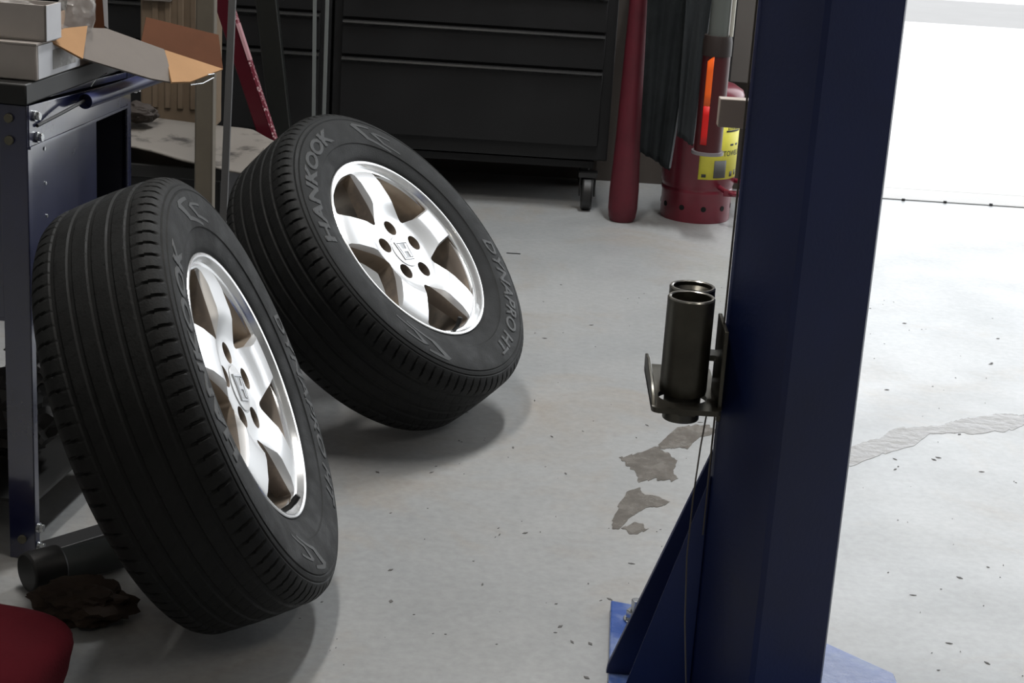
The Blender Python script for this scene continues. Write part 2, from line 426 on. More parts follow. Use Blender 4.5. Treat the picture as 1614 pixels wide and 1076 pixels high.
def spoke_disc():
    """domed five spoke face, spoke 0 at angle 0, cut by booleans"""
    def zt(r):
        P = [(0,.068),(.040,.070),(.074,.070),(.086,.0725),(.112,.0850),(.125,.0865),(.16,.0852),(.180,.0815),(.188,.078),(.192,.0745)]
        for (a, za), (b_, zb) in zip(P, P[1:]):
            if r <= b_: t = (r-a)/(b_-a); return za+(zb-za)*t
        return P[-1][1]
    N = 240
    rs = [0]+[.02, .036, .045, .055, .066, .074, .080, .086, .095, .104, .112, .118, .125, .14, .16, .172, .180, .184, .188, .192]
    prof = [(r, zt(r)) for r in rs] + [(.192, .050), (.16, .048), (.10, .040), (.06, .034), (0, .034)]
    mb = MB(); mb.lathe(prof, N)
    bmesh.ops.remove_doubles(mb.bm, verts=mb.bm.verts, dist=1e-6)
    disc = mb.build('rim_face', [ALLOY, DUST], smooth=0)
    cut = MB()
    def smooth_loop(c, rad=.35, n=5):
        out = []
        for i in range(len(c)):
            p0, p1, p2 = Vector(c[i-1][:2]), Vector(c[i][:2]), Vector(c[(i+1) % len(c)][:2]); rr = c[i][2]
            a = p1+(p0-p1).normalized()*rr; b_ = p1+(p2-p1).normalized()*rr
            for k in range(n+1):
                t = k/n; out.append((1-t)**2*a+2*t*(1-t)*p1+t*t*b_)
        return out
    for k in range(5):
        g = math.radians(36+72*k)
        def P(r, d, rr): a = g+math.radians(d); return (r*math.cos(a), r*math.sin(a), rr)
        base = [P(.1875, 24.6, .005), P(.1925, 12, .01), P(.1935, 0, .01), P(.1925, -12, .01), P(.1875, -24.6, .005), P(.115, -16.6, .007), P(.079, 0, .008), P(.115, 16.6, .007)]
        loop = smooth_loop(base)
        cen = Vector((.13*math.cos(g), .13*math.sin(g)))
        def grow(d):
            out = []
            n = len(loop)
            for i in range(n):
                t = (loop[(i+1) % n]-loop[i-1]).normalized(); nn = Vector((t.y, -t.x))
                if nn.dot(loop[i]-cen) < 0: nn = -nn
                out.append(loop[i]+nn*d)
            return out
        lays = [(.02, -.002), (.060, -.0005), (.0735, .0005), (.0865, .0045), (.11, .014)]
        R = [[cut.v((p.x, p.y, z)) for p in grow(d)] for z, d in lays]
        for A, B in zip(R, R[1:]):
            for i in range(len(A)): j = (i+1) % len(A); cut.bm.faces.new((A[i], A[j], B[j], B[i]))
        cut.bm.faces.new(R[0][::-1]); cut.bm.faces.new(R[-1])
        a = math.radians(72*k)
        c = Vector((.056*math.cos(a), .056*math.sin(a), 0))
        # lug hole: countersunk cylinder
        lg = [(0,.02),(.0160,.02),(.0160,.066),(.0178,.0725),(.0178,.12),(0,.12)]
        cut.lathe(lg, 32, Matrix.Translation(c))
    bmesh.ops.remove_doubles(cut.bm, verts=cut.bm.verts, dist=1e-6)
    for f in cut.bm.faces: f.material_index = 1
    c = cut.build('cutter', [ALLOY, DUST], smooth=0)
    md = disc.modifiers.new('b', 'BOOLEAN'); md.operation = 'DIFFERENCE'; md.object = c; md.solver = 'EXACT'
    try: md.material_mode = 'INDEX'
    except Exception: pass
    bake(disc)
    bpy.data.objects.remove(c)
    bm = bmesh.new(); bm.from_mesh(disc.data)
    # flared upper rim of the cut windows keeps the silver paint
    for f in bm.faces:
        if f.material_index == 1:
            cc = f.calc_center_median(); n = f.normal
            if n.z > .12 and cc.z > .0715 and math.hypot(cc.x, cc.y) > .08: f.material_index = 0
    bm.to_mesh(disc.data); bm.free()
    disc.data.shade_smooth(); disc.data.set_sharp_from_angle(angle=math.radians(24))
    return disc

def emblem_bm():
    """squared wide-topped frame with a flared letter between its sides"""
    mb = MB(); z0, z1 = .0706, .0740
    def poly(pts): mb.prism([(x, y, z0) for x, y in pts], (0, 0, z1-z0))
    W1, W2, Hh, t = .0215, .0165, .0205, .0026       # half widths top/bottom, half height
    def side(s):
        poly([(s*W1, Hh), (s*(W1-t), Hh-t*.5), (s*(W2-t), -Hh+t*.5), (s*W2, -Hh)])
    for s in (1, -1): side(s)
    poly([(-W1, Hh), (W1, Hh), (W1-t, Hh-t), (-W1+t, Hh-t)])
    poly([(-W2, -Hh), (W2, -Hh), (W2-t, -Hh+t), (-W2+t, -Hh+t)])
    for s in (1, -1):
        poly([(s*.0160, .0155), (s*.0095, .0155), (s*.0068, 0), (s*.0075, -.0155), (s*.0125, -.0155), (s*.0128, 0)])
    poly([(-.0080, .0030), (.0080, .0030), (.0080, -.0030), (-.0080, -.0030)])
    return mb

def make_wheel(label, C, n, tyre_rot, rim_rot, name='car_wheel'):
    n = Vector(n).normalized(); a = n.cross(Vector((0,0,1))).normalized(); b = n.cross(a)
    M = Matrix((a, b, n)).transposed().to_4x4(); M.translation = Vector(C)
    root = thing(name, label, 'wheel', mtx=M, group='alloy car wheels standing on the floor')
    return root
TYRE = tyre_mesh()
rear = make_wheel('silver five-spoke alloy wheel with black tyre, leaning far back beside the dark tool chest', (-.27472, 3.40826, .3035), (.674495, -.26846, .68774), 0, 0)
def fill_wheel(root, tyre_rot, rim_rot):
    ty = bpy.data.objects.new('tyre', TYRE); COL.objects.link(ty); ty.parent = root; ty.rotation_euler = (0, 0, tyre_rot)
    D = math.radians
    for s, t0, t1, r0, h, sh, fat in (('HANKOOK', -14, -85, .2560, .033, .0, .045), ('DYNAPRO HT', 168, 94, .2580, .029, .2, .026)):
        me = arc_text(s, D(t0), D(t1), r0, h, sh, fat)
        o = bpy.data.objects.new('raised_lettering', me); COL.objects.link(o); o.parent = ty
    # angular ornament bands at the top and bottom of the sidewall
    for c in (-104, 56):
        me = arc_band([[(.293, c-2), (.262, c-10), (.257, c-8), (.286, c)], [(.262, c-10), (.250, c-24), (.246, c-24), (.257, c-8)],
                       [(.293, c-2), (.291, c-12), (.286, c-12), (.286, c-1)], [(.281, c-14), (.262, c-20), (.258, c-19), (.277, c-12)],
                       [(.281, c-14), (.280, c-24), (.276, c-24), (.277, c-12)], [(.262, c-20), (.258, c-30), (.254, c-30), (.258, c-19)]])
        o = bpy.data.objects.new('raised_band', me); COL.objects.link(o); o.parent = ty
    rim = bpy.data.objects.new('rim', barrel.data); COL.objects.link(rim); rim.parent = root; rim.rotation_euler = (0, 0, rim_rot)
    fc = bpy.data.objects.new('spoke_face', disc.data); COL.objects.link(fc); fc.parent = rim
    wn = fc.modifiers.new('even_shading', 'WEIGHTED_NORMAL'); wn.keep_sharp = True; wn.weight = 80
    cp = bpy.data.objects.new('centre_cap', cap.data); COL.objects.link(cp); cp.parent = rim
    em = bpy.data.objects.new('emblem', emb.data); COL.objects.link(em); em.parent = rim; em.rotation_euler = (0, 0, -PI/2)
    ei = bpy.data.objects.new('emblem_inset', inset.data); COL.objects.link(ei); ei.parent = rim; ei.rotation_euler = (0, 0, -PI/2)
    vs = bpy.data.objects.new('valve_stem', valve.data); COL.objects.link(vs); vs.parent = rim
    return ty
# shared pieces of the rim
lip = [(.2065,.0790),(.2085,.0830),(.2085,.0865),(.2070,.0880),(.2045,.0880),(.2020,.0868),(.2005,.0840),(.1990,.0790),(.1975,.0762),(.1945,.0748),(.1920,.0745),
       (.1880,.0700),(.1830,.0500),(.1800,.0420),(.1770,.0350),(.1745,.0000),(.1760,-.0500),(.1830,-.0780),(.2000,-.0860),(.2070,-.0900),
       (.2070,-.0930),(.2030,-.0920),(.1950,-.0820),(.1850,-.0700),(.1800,-.0300),(.1800,.0300),(.1900,.0650),(.2000,.0740)]
lm = [0]*11+[1]*(len(lip)-11)
barrel = MB().lathe(lip, 192, closed=True, mats=lm).build('rim_barrel', [LIP, DUST], smooth=35)
disc = spoke_disc()
cap = MB().lathe([(.0385,.060),(.0385,.0702),(.0372,.0702),(.0372,.0690),(.0362,.0690),(.0362,.0708),(.0350,.0716),(.02,.0722),(0,.0723)], 96,
                 mats=[0,0,1,1,1,0,0,0]).build('cap', [CAPM, GROOVE], smooth=30)
emb = emblem_bm().build('emb', mat('emblem_chrome', (.62,.63,.65), .3, metal=.9), smooth=0)
inset = MB().prism([(-.0222,.0212,.0706),(.0222,.0212,.0706),(.0172,-.0212,.0706),(-.0172,-.0212,.0706)],(0,0,.0021)).build('inset', mat('emblem_inset_grey', (.40,.41,.42), .45, metal=.4), smooth=0)
vmb = MB(); vmb.tube([(-.1935,0,.070),(-.1900,.0,.086),(-.184,0,.096)], .0042, 12); vmb.cyl((-.186,0,.0925),(-.179,0,.1025),.0052,.0048,14)
valve = vmb.build('vlv', BLACKP)
fill_wheel(rear, 0, math.radians(-100.4))
front = make_wheel('silver five-spoke alloy wheel with black tyre, the nearer one, leaning against the blue cart', (-.46291, 2.44002, .3395), (.91113, .0234, .41145), 0, 0)
fill_wheel(front, math.radians(18), math.radians(-111.5))
for o in (barrel, disc, cap, emb, inset, valve): bpy.data.objects.remove(o)

# ------------------------------------------------------------------ the lift column
t = thing('lift_column', 'tall dark blue steel lift column with triangular gussets standing in the foreground', 'lift column', (.36, 2.25, 0))
def T(p): return (p[0]-.36, p[1]-2.25, p[2])
mb = MB(); mb.prism([T((x, y, .016)) for x, y in [(.279,2.205),(.283,2.196),(.350,2.134),(.358,2.133),(.460,2.198),(.464,2.208),(.464,2.44),(.314,2.44)]], (0,0,3.1))
mb.build('post', BLUECOL, t, bevel=.002)
mb = MB(); mb.prism([T((x, 2.296, z)) for x, z in [(.291,.372),(.291,.016),(.168,.016),(.170,.030)]], (0,.010,0))
mb.build('gusset', BLUECOL, t, bevel=.001)
mb = MB(); mb.prism([T((x, y, z)) for x, y, z in [(.279,2.2,.37),(.279,2.2,.016),(.172,2.16,.016),(.174,2.16,.03)]], (.002,.009,0))
mb.build('gusset', BLUECOL, t, bevel=.001)
pl = MB(); pl.prism([T((x, y, .0005)) for x, y in [(.184,2.545),(.50,2.455),(.60,2.355),(.60,1.86),(.15,1.86),(.172,2.298)]], (0,0,.0155))
pl.build('base_plate', BLUEPLATE, t, bevel=.002)
for x, y in [(.219,2.478),(.207,2.385)]:
    b = MB(); b.cyl(T((x,y,.016)), T((x,y,.019)), .0185, n=28).hexnut(T((x,y,.019)), .0145, .014, rot=.3).cyl(T((x,y,.033)), T((x,y,.051)), .0078, n=20)
    b.build('anchor_bolt', ZINC, t, bevel=.0008)
# lift pad adapters in their bracket on the column
tag(MB().tube([(.276,2.199,3.1),(.2765,2.199,1.2),(.2762,2.199,.285)], .0014, 8).build('lock_cable', CABLEM), 'thin steel cable running down the left edge of the blue lift column', 'cable')
tag(MB().tube([(.262,2.17,.474),(.2555,2.15,.43),(.250,2.13,.37),(.247,2.11,.29),(.252,2.10,.2),(.262,2.09,.1),(.27,2.09,.02)], .0011, 8).build('thin_wire', CABLEM), 'thin loose wire hanging below the adapter bracket over the gusset', 'wire')
br = thing('adapter_bracket', 'dark steel bracket bolted to the left side of the blue lift column', 'bracket', (.235, 2.22, .485))
mb = MB()
def rr_poly(x0,y0,x1,y1,r,n=6):
    P=[]
    for cx,cy,a0 in ((x1-r,y1-r,0),(x0+r,y1-r,PI/2),(x0+r,y0+r,PI),(x1-r,y0+r,1.5*PI)):
        for k in range(n+1): a=a0+PI/2*k/n; P.append((cx+r*math.cos(a),cy+r*math.sin(a)))
    return P
outer = rr_poly(-.048,-.075,.044,.115,.012)
hole = lambda cx,cy,r,n=28: [(cx+r*math.cos(2*PI*i/n), cy+r*math.sin(2*PI*i/n)) for i in range(n)]
def plate_with_holes(mb, outer, holes, z0, z1):
    bm = mb.bm; es = []
    for loop in [outer]+holes:
        V = [bm.verts.new((x,y,z0)) for x,y in loop]
        es += [bm.edges.new((V[i], V[(i+1)%len(V)])) for i in range(len(V))]
    g = bmesh.ops.triangle_fill(bm, use_beauty=True, edges=es)
    fs = [f for f in g['geom'] if isinstance(f, bmesh.types.BMFace)]
    e = bmesh.ops.extrude_face_region(bm, geom=fs)
    bmesh.ops.translate(bm, vec=(0,0,z1-z0), verts=[v for v in e['geom'] if isinstance(v, bmesh.types.BMVert)])
plate_with_holes(mb, outer, [hole(-.0045,-.02,.0325), hole(.0045,.065,.0325)], -.011, -.004)
mb.build('holder_plate', STEEL, br)
MB().prism([(-.048,-.068,-.009),(-.048,.108,-.009),(-.048,.112,.012),(-.048,.07,.018),(-.048,-.02,.012),(-.048,-.055,.004)], (.005,0,0)).build('side_flange', STEEL, br, bevel=.001)
MB().box((.0385,-.06,-.023),(.044,.03,.10)).build('mounting_plate', STEEL, br, bevel=.001)
MB().box((-.010,-.0515,-.021),(.012,-.0488,-.019)).build('weld_bead', STEEL, br)
for z in (.045,):
    MB().hexnut((.0385,.015,z), .009, .010, axis=(-1,0,0)).build('bolt', ZINC, br)
for i,(cx,cy,zt) in enumerate(((.2305,2.20,.619),(.2395,2.285,.611))):
    mb = MB(); prof=[(.0245,.452),(.0238,.4505),(.0200,.4505),(.0200,.60),(.0262,.605),(.0262,zt-.001),(.0275,zt),(.0300,zt),(.0312,zt-.002),(.0312,.492),(.0305,.488),(.0245,.486)]
    mb.lathe([(r,z-.45) for r,z in prof], 64, closed=True, mats=[0]*5+[1,1,1]+[0]*4)
    o = mb.build('lift_adapter_tube', [STEEL, STEELR], smooth=30); o.location=(cx,cy,.45)
    tag(o, ['dark steel lift adapter tube, the nearer of the pair in the bracket', 'dark steel lift adapter tube, the one behind in the bracket'][i], 'adapter tube', 'lift adapter tubes in the bracket')
    if i==0: MB().cyl((.0235,-.004,.018),(.030,-.004,.018),.003,n=12).build('lock_pin', STEEL, o)
# small taupe block and box behind the column
o = MB().box((-.03,-.012,-.02),(.022,.012,.02)).build('junction_block', TAUPE, bevel=.001); o.location=(.300,2.455,.822); tag(o,'small taupe block fixed behind the left edge of the blue column','block')

# ------------------------------------------------------------------ blue cart
RZ = math.radians(-7.5)
ct = thing('tool_cart', 'worn dark blue steel cart with riveted side panel and bolted angle legs', 'cart', (-.749, 2.59, 0), RZ)
W_, D_ = .62, .436
def leg(x, y, sx, sy, nm):
    mb = MB(); a=.044; tt=.003
    mb.box((min(x,x+sx*a), min(y,y+sy*tt), .0), (max(x,x+sx*a), max(y,y+sy*tt), .742))
    mb.box((min(x,x+sx*tt), min(y,y+sy*a*.4), .0), (max(x,x+sx*tt), max(y,y+sy*a*.4), .742))
    return mb.build(nm, BLUECART, ct, bevel=.0008)
l1=leg(0,0,-1,1,'leg'); l2=leg(0,D_+.004,-1,-1,'leg'); leg(-W_,0,1,1,'leg'); leg(-W_,D_,1,-1,'leg')
MB().box((-.0075,.017,.40),(-.0045,.212,.70)).build('side_panel', BLUECART, ct)
MB().box((-.016,.205,.40),(-.013,.31,.70)).build('recessed_panel', BLUECART, ct)
MB().box((-W_+.01,.425,.40),(-.012,.428,.742)).build('void_shade_panel', mat('cart_void_shade',(.004,.005,.014),.6), ct)  # shade inside the open cart, painted as an added dark panel
MB().box((-W_+.004,.002,.405),(-.044,.006,.742)).build('front_panel', BLUECART, ct, bevel=.001)
MB().prism([(.0015,.004,.742),(.0015,.004,.679),(.0015,.414,.679),(.0015,.432,.690),(.0015,.434,.722)], (-.0045,0,0)).build('top_rail', BLUECART, ct, bevel=.0008)
MB().box((-.0035,.004,.675),(.0035,.414,.679)).build('rail_lip', BLUECART, ct)
# sloping tray lip
MB().prism([(-.001,.0,.747),(-.001,.49,.722),(-.001,.55,.714),(-.001,.55,.722),(-.001,.49,.733),(-.001,.0,.757)], (-.03,0,0)).build('tray_lip', BLUECART, ct, bevel=.0006)
MB().box((-W_-.01,-.01,.744),(.004,.44,.776)).build('top_tray', BLACKP, ct, bevel=.003)
MB().box((-W_+.003,.003,.40),(-.020,D_-.01,.406)).build('shelf', BLUECART, ct)
MB().box((-W_+.003,.003,.095),(-.004,D_-.01,.101)).build('shelf', BLACKP, ct)
for x,z in ((-.028,.722),(-.028,.688),(-.022,.035)):
    MB().cyl((x,0,z),(x,-.005,z),.0072,n=20).build('bolt', BOLTM, ct, bevel=.001)
for y,z in ((.022,.724),(.030,.690),(.452,.704),(.006,.055),(.006,.022)):
    MB().cyl((.0015,y,z),(.006,y,z),.0085,n=18).hexnut((.006,y,z),.0068,.006,axis=(1,0,0)).build('bolt', ZINC, ct, bevel=.0005)
for y,z in ((.073,.664),(.075,.609),(.078,.556)):
    MB().cyl((-.0045,y,z),(-.0030,y,z),.0028,n=14).build('rivet', ZINC, ct)
hd = MB(); hd.lathe([(.0125,0),(.0110,0),(.0110,.02),(.0,.02)],32,Matrix.Translation((.020,.178,.724)) @ Matrix.Rotation(-PI/2,4,'X'))
hd.cyl((.020,.178,.724),(.020,.56,.716),.0125,n=32,cap=False)
hd.build('push_handle', mat('handle_blue_paint',(.018,.024,.08),.3,var=.3,vscale=20), ct)
MB().tube([(.004,.028,.708),(.012,.10,.716),(.018,.18,.724)],.0028,8).build('handle_arm', BLACKP, ct)
tag(MB().tube([(-.705,2.80,.742),(-.700,2.81,.752),(-.694,2.86,.756)],.0009,6).build('bent_wire', ZINC),'short bent bright wire sticking up beside the cart handle','wire')

def cartpt(x,y,z):
    c,s=math.cos(RZ),math.sin(RZ); return Vector((-.749+c*x-s*y, 2.59+s*x+c*y, z))
# cartons on the cart
def carton(name,label,lo,hi,group):
    o = thing(name,label,'box',cartpt((lo[0]+hi[0])/2,(lo[1]+hi[1])/2,lo[2]),RZ,group)
    hx,hy,hz=(hi[0]-lo[0])/2,(hi[1]-lo[1])/2,hi[2]-lo[2]
    return o,hx,hy,hz
o,hx,hy,hz = carton('flat_carton','low grey-white carton, the bottom one on the blue cart, with printed side',(-.36,.02,.777),(.008,.19,.833),'cartons stacked on the blue cart')
MB().box((-hx,-hy,0),(hx,hy,hz-.002)).build('carton_body', CARTON, o, bevel=.0025)
MB().box((-hx-.001,-hy-.001,hz-.0025),(hx+.001,hy+.001,hz)).build('lid', CARTON, o)
MB().box((hx,-hy+.006,.002),(hx+.0008,hy-.002,hz-.004)).build('end_flap', CARTONW, o)
MB().box((hx+.0008,-hy+.06,.010),(hx+.0012,hy-.02,.040)).build('printed_panel', mat('faded_print',(.25,.24,.23),.6,col2=(.5,.49,.47),vscale=30), o)
o,hx,hy,hz = carton('open_carton','open grey-white carton of clear wrap, the upper one on the blue cart',(-.36,.04,.834),(.016,.095,.888),'cartons stacked on the blue cart')
th=.003
mb=MB(); mb.box((-hx,-hy,0),(hx,hy,th)).box((-hx,-hy,0),(hx,-hy+th,hz)).box((-hx,hy-th,0),(hx,hy,hz)).box((-hx,-hy,0),(-hx+th,hy,hz)).box((hx-th,-hy,0),(hx,hy,hz))
mb.build('carton_body', CARTON, o)
MB().box((hx,-hy,.001),(hx+.0008,hy,hz)).build('white_end', CARTONW, o)
def crumple(mb, c, s, seed, sub=4, amp=.35, fr=2.2):
    bm=bmesh.new(); bmesh.ops.create_icosphere(bm, subdivisions=sub, radius=1)
    for v in bm.verts:
        p=v.co.copy(); n_=noise.noise(p*fr+Vector((seed,0,0)))+.5*noise.noise(p*fr*2.7+Vector((0,seed,0)))+.25*abs(noise.noise(p*fr*6+Vector((0,0,seed))))
        q=p*(1+amp*n_); v.co=Vector((c[0]+q.x*s[0], c[1]+q.y*s[1], c[2]+q.z*s[2]))
    off=len(mb.bm.verts); me=bpy.data.meshes.new('t'); bm.to_mesh(me); bm.free(); mb.bm.from_mesh(me); bpy.data.meshes.remove(me); return mb
c=cartpt(-.06,.07,.872)
tag(crumple(MB(), (c.x-.02,c.y,c.z), (.07,.020,.018), 3).build('plastic_wrap', BAGM, smooth=25),'crumpled clear plastic wrap filling the open carton','plastic wrap')
mb=MB(); crumple(mb,(-.738,2.84,.858),(.030,.033,.040),8,4,.28,1.3); tag(mb.build('plastic_bag', BAGM, smooth=25),'clear plastic bag spilling over the right end of the open carton','bag')
# open cardboard box with its flaps
bx = thing('cardboard_box','open brown cardboard box with loose flaps hanging over the cart edge','box',(-.73,2.93,.757))
def quad(name,pts,m,parent,base,th=.003):
    mb=MB(); P=[Vector(p)-Vector(base) for p in pts]; n_=(P[1]-P[0]).cross(P[2]-P[0]).normalized()
    mb.prism([p-n_*th/2 for p in P], n_*th); return mb.build(name,m,parent)
B0=(-.73,2.93,.757)
quad('front_flap',[(-.7252,2.85,.8283),(-.7044,2.9011,.8224),(-.6293,3.0,.7795),(-.6195,2.9794,.7656),(-.5994,2.93,.7352),(-.6263,2.8811,.7472),(-.7086,2.7633,.7917)],CARDG,bx,B0)
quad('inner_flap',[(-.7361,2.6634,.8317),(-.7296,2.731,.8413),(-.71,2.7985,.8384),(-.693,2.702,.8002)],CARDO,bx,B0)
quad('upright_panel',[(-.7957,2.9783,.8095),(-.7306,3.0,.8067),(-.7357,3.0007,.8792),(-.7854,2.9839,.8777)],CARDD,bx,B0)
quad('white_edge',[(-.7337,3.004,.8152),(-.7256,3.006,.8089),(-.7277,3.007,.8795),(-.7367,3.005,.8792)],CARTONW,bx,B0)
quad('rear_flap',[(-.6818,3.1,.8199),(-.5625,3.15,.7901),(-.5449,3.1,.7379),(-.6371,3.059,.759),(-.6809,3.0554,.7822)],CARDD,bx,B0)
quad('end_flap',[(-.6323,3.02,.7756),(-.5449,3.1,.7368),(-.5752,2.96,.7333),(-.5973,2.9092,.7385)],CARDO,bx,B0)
mb=MB(); mb.box((-.09,-.02,.02),(-.02,.14,.024)).box((-.09,-.02,.02),(-.087,.14,.07)).box((-.09,.137,.02),(-.02,.14,.05)); mb.build('box_body',CARDO,bx)
tag(MB().tube([(-.575,2.96,.729),(-.560,2.99,.728),(-.548,3.03,.733),(-.546,3.02,.741),(-.553,3.0,.742)],.0011,8).build('wire_clip', ZINC),'small bright wire clip hooked under the tip of the cardboard flap','clip')

# clutter on the lower shelf and floor by the cart
p=cartpt(-.05,.06,.101)
def lump(name,label,cat,c,s,seed,m,amp=.35,fr=2.2,sub=4,group=None):
    return tag(crumple(MB(),c,s,seed,sub,amp,fr).build(name,m,smooth=25),label,cat,group)
lump('shop_rag','crumpled grey rag stuffed on the lower cart shelf behind the leg','rag',(-.775,2.75,.30),(.05,.08,.05),4,mat('grey_rag',(.14,.135,.13),.9),.5)
lump('crumpled_bag','dark crumpled bag piled on the lower shelf of the cart','bag',(-.83,2.77,.185),(.075,.10,.07),14,mat('dark_bag',(.02,.018,.017),.6),.3)
o=MB().box((-.08,-.05,0),(.06,.05,.11)).build('parts_box', mat('faded_parts_box',(.12,.11,.10),.8,col2=(.13,.02,.015),vscale=22), bevel=.002); o.location=(-.90,2.66,.103); o.rotation_euler=(0,0,.2); tag(o,'small white and red parts box on the lower shelf at the left edge','box')
lump('brown_paper_wad','crumpled brown paper under the foot of the blue cart leg','paper',(-.86,2.48,.035),(.065,.055,.036),21,PAPER,.4)
lump('crumpled_paper_sack','crumpled dark brown paper sack on the floor under the nearer wheel','paper sack',(-.622,2.395,.028),(.072,.055,.029),31,PAPER,.35)
o=thing('shock_absorber','black capped grey cylinder lying on the floor beside the cart leg','cylinder',(-.70,2.50,.034))
MB().cyl((-.03,-.03,0),(.012,.010,0),.032,n=32).build('end_cap',BLACKP,o,bevel=.004)
MB().cyl((.012,.010,-.003),(.10,.085,-.003),.027,n=32).build('sleeve',GREYSL,o,bevel=.002)
o=MB().box((-.13,-.022,0),(.13,.022,.014)).build('steel_bar', mat('black_bar',(.012,.012,.013),.5), bevel=.002); o.location=(-.665,2.70,.001); o.rotation_euler=(0,0,.85); tag(o,'black flat bar lying on the floor between the cart and the nearer wheel','bar')
# red bag
mb=MB(); bm=mb.bm; bmesh.ops.create_cube(bm,size=1); bmesh.ops.subdivide_edges(bm,edges=bm.edges,cuts=9,use_grid_fill=True)
for v in bm.verts:
    p=v.co.copy(); L=(abs(2*p.x)**3.2+abs(2*p.y)**3.2+abs(2*p.z)**3.2)**(1/3.2); 
    if L>0: p=p/L*.5*1.0*max(abs(2*p.x),abs(2*p.y),abs(2*p.z))*1.0
    n_=noise.noise(p*3+Vector((5,1,2)))
    v.co=Vector((p.x*.50,p.y*.50,p.z*.225))*(1+.17*n_)
rb=mb.build('red_bag',REDBAG,smooth=60); rb.location=(-.672,2.02,.108); rb.rotation_euler=(0,0,-.25); tag(rb,'soft dark red fabric bag slumped on the floor at the lower left corner','bag')

# ------------------------------------------------------------------ things behind the cart
o=MB().box((-.020,-.02,0),(.020,.02,2.3)).build('beige_post',BEIGE,bevel=.004); o.location=(-.699,3.77,0); tag(o,'square beige upright post behind the leaning wheels','post')
mb=MB(); d=Vector((.0,0,1)); mb.prism([(-.6235,3.555,0),(-.6085,3.552,0),(-.6085,3.567,0),(-.6235,3.567,0)],(.0,0,0.0001)); 
mb=MB(); A=[(-.637,3.552,0),(-.6225,3.552,0),(-.6225,3.564,0),(-.637,3.564,0)]; mb.prism(A,(.044,0,1.6)); 
tag(mb.build('grey_strut',GREYBAR,bevel=.001),'thin grey flat strut standing just right of the beige post','strut')
cr=thing('storage_crate','black crate under the dirty white sheet behind the cart','crate',(-.82,4.18,0))
MB().box((-.24,-.20,0),(.12,.22,.36)).build('crate_body',mat('black_crate',(.01,.01,.011),.6),cr,bevel=.006)
MB().box((-.25,-.21,.34),(.128,.23,.372)).build('crate_rim',BLACKP,cr,bevel=.004)
mb=MB()
SHP=[(-1.02,4.27,.430),(-.82,4.26,.420),(-.668,4.25,.401),(-.618,4.15,.392),(-.629,3.90,.393),(-.742,3.90,.414),(-.887,3.90,.430),(-1.04,3.92,.44)]
def shf(u,v):
    x=-1.04+.42*u; y0=3.93+.03*math.sin(u*5); y1=4.26-.10*max(0,u-.8)*5
    y=y0+(y1-y0)*v; z=.432-.042*u-.012*math.sin(v*3+u*2)+.004*noise.noise(Vector((x*9,y*9,0)))
    return (x+(.03*v if u<1 else .0), y, z)
tag(MB().grid(shf,36,24).build('dirty_sheet',SHEET,solid=.004),'dirty white panel with dark smears lying on the black crate','panel')
pn=thing('beige_tote','beige ribbed plastic tote standing behind the white panel','tote',(-.88,4.42,.0))
mb=MB(); mb.box((-.10,-.03,.37),(.075,.15,.90)); mb.build('tote_body',BEIGEP,pn,bevel=.006)
for x in (-.062,-.03,.002,.034):
    MB().box((x-.008,-.036,.43),(x+.008,-.028,.80)).build('rib',BEIGEP,pn,bevel=.003)
for x in (-.04,.012): MB().cyl((x,-.036,.585),(x,-.040,.585),.0055,n=14).build('rivet_head',mat('tote_stud',(.10,.07,.05),.6),pn)
MB().box((-.105,-.05,.70),(-.02,-.03,.78)).build('label_patch',mat('faded_patch',(.18,.16,.15),.7),pn)
o=MB().box((-.022,-.02,0),(.022,.02,2.0)).build('olive_post',OLIVE,bevel=.003); o.location=(-.993,4.66,0); tag(o,'olive brown upright post left of the beige tote','post')
lump('dark_bundle','small dark brown bundle resting on the left end of the white panel','bundle',(-.935,4.17,.455),(.045,.04,.024),44,mat('brown_bundle',(.03,.022,.018),.8),.2)
# floor jack handle (slanted, red)
rh=thing('jack_handle','dark red slanted jack handle with a knurled bright edge strip','jack handle',(-.60,4.30,0))
A=Vector((-.7765,4.30,.82)); Bp=Vector((-.495,4.30,0.02)); A2=A-Vector((-.60,4.30,0)); B2=Bp-Vector((-.60,4.30,0)); dv=B2-A2
wx=.038
MB().prism([B2+Vector((-wx,-.012,0)),B2+Vector((.0,-.012,0)),B2+Vector((.0,.014,0)),B2+Vector((-wx,.014,0))],A2-B2).build('bar',REDBAR,rh,bevel=.002)
MB().prism([B2+Vector((.0,-.014,0)),B2+Vector((.0065,-.012,0)),B2+Vector((.0065,.012,0)),B2+Vector((.0,.014,0))],A2-B2).build('knurled_strip',KNURL,rh)
MB().prism([B2+(A2-B2)*.70+Vector((.0,-.0152,0)),B2+(A2-B2)*.70+Vector((.0072,-.0128,0)),B2+(A2-B2)*.70+Vector((.0072,.012,0)),B2+(A2-B2)*.70+Vector((.0,.012,0))],(A2-B2)*.11).build('smooth_grip',PINKST,rh)
mb=MB(); mb.prism([(-.70,4.98,0),(-.64,4.98,0),(-.64,5.02,0),(-.70,5.02,0)],(-.107,0,.80)); tag(mb.build('black_leaning_board',mat('black_board',(.01,.011,.010),.35),bevel=.003),'narrow black board leaning beside the tool chest','board')
ds=thing('twin_rod_stand','pair of thin grey upright rods standing in front of the tool chest','stand',(-.547,4.6,0))
for dx in (-.0105,.0095):
    mb=MB(); mb.prism([(dx-.0045,-.004,.0),(dx+.0045,-.004,0),(dx+.0045,.004,0),(dx-.0045,.004,0)],(.0+(-.02 if dx<0 else .0),0,1.1)); mb.build('rod',mat('rod_grey',(.20,.22,.22),.4,metal=.3),ds)
MB().box((-.05,-.03,0),(.05,.03,.01)).build('foot',BLACKP,ds)

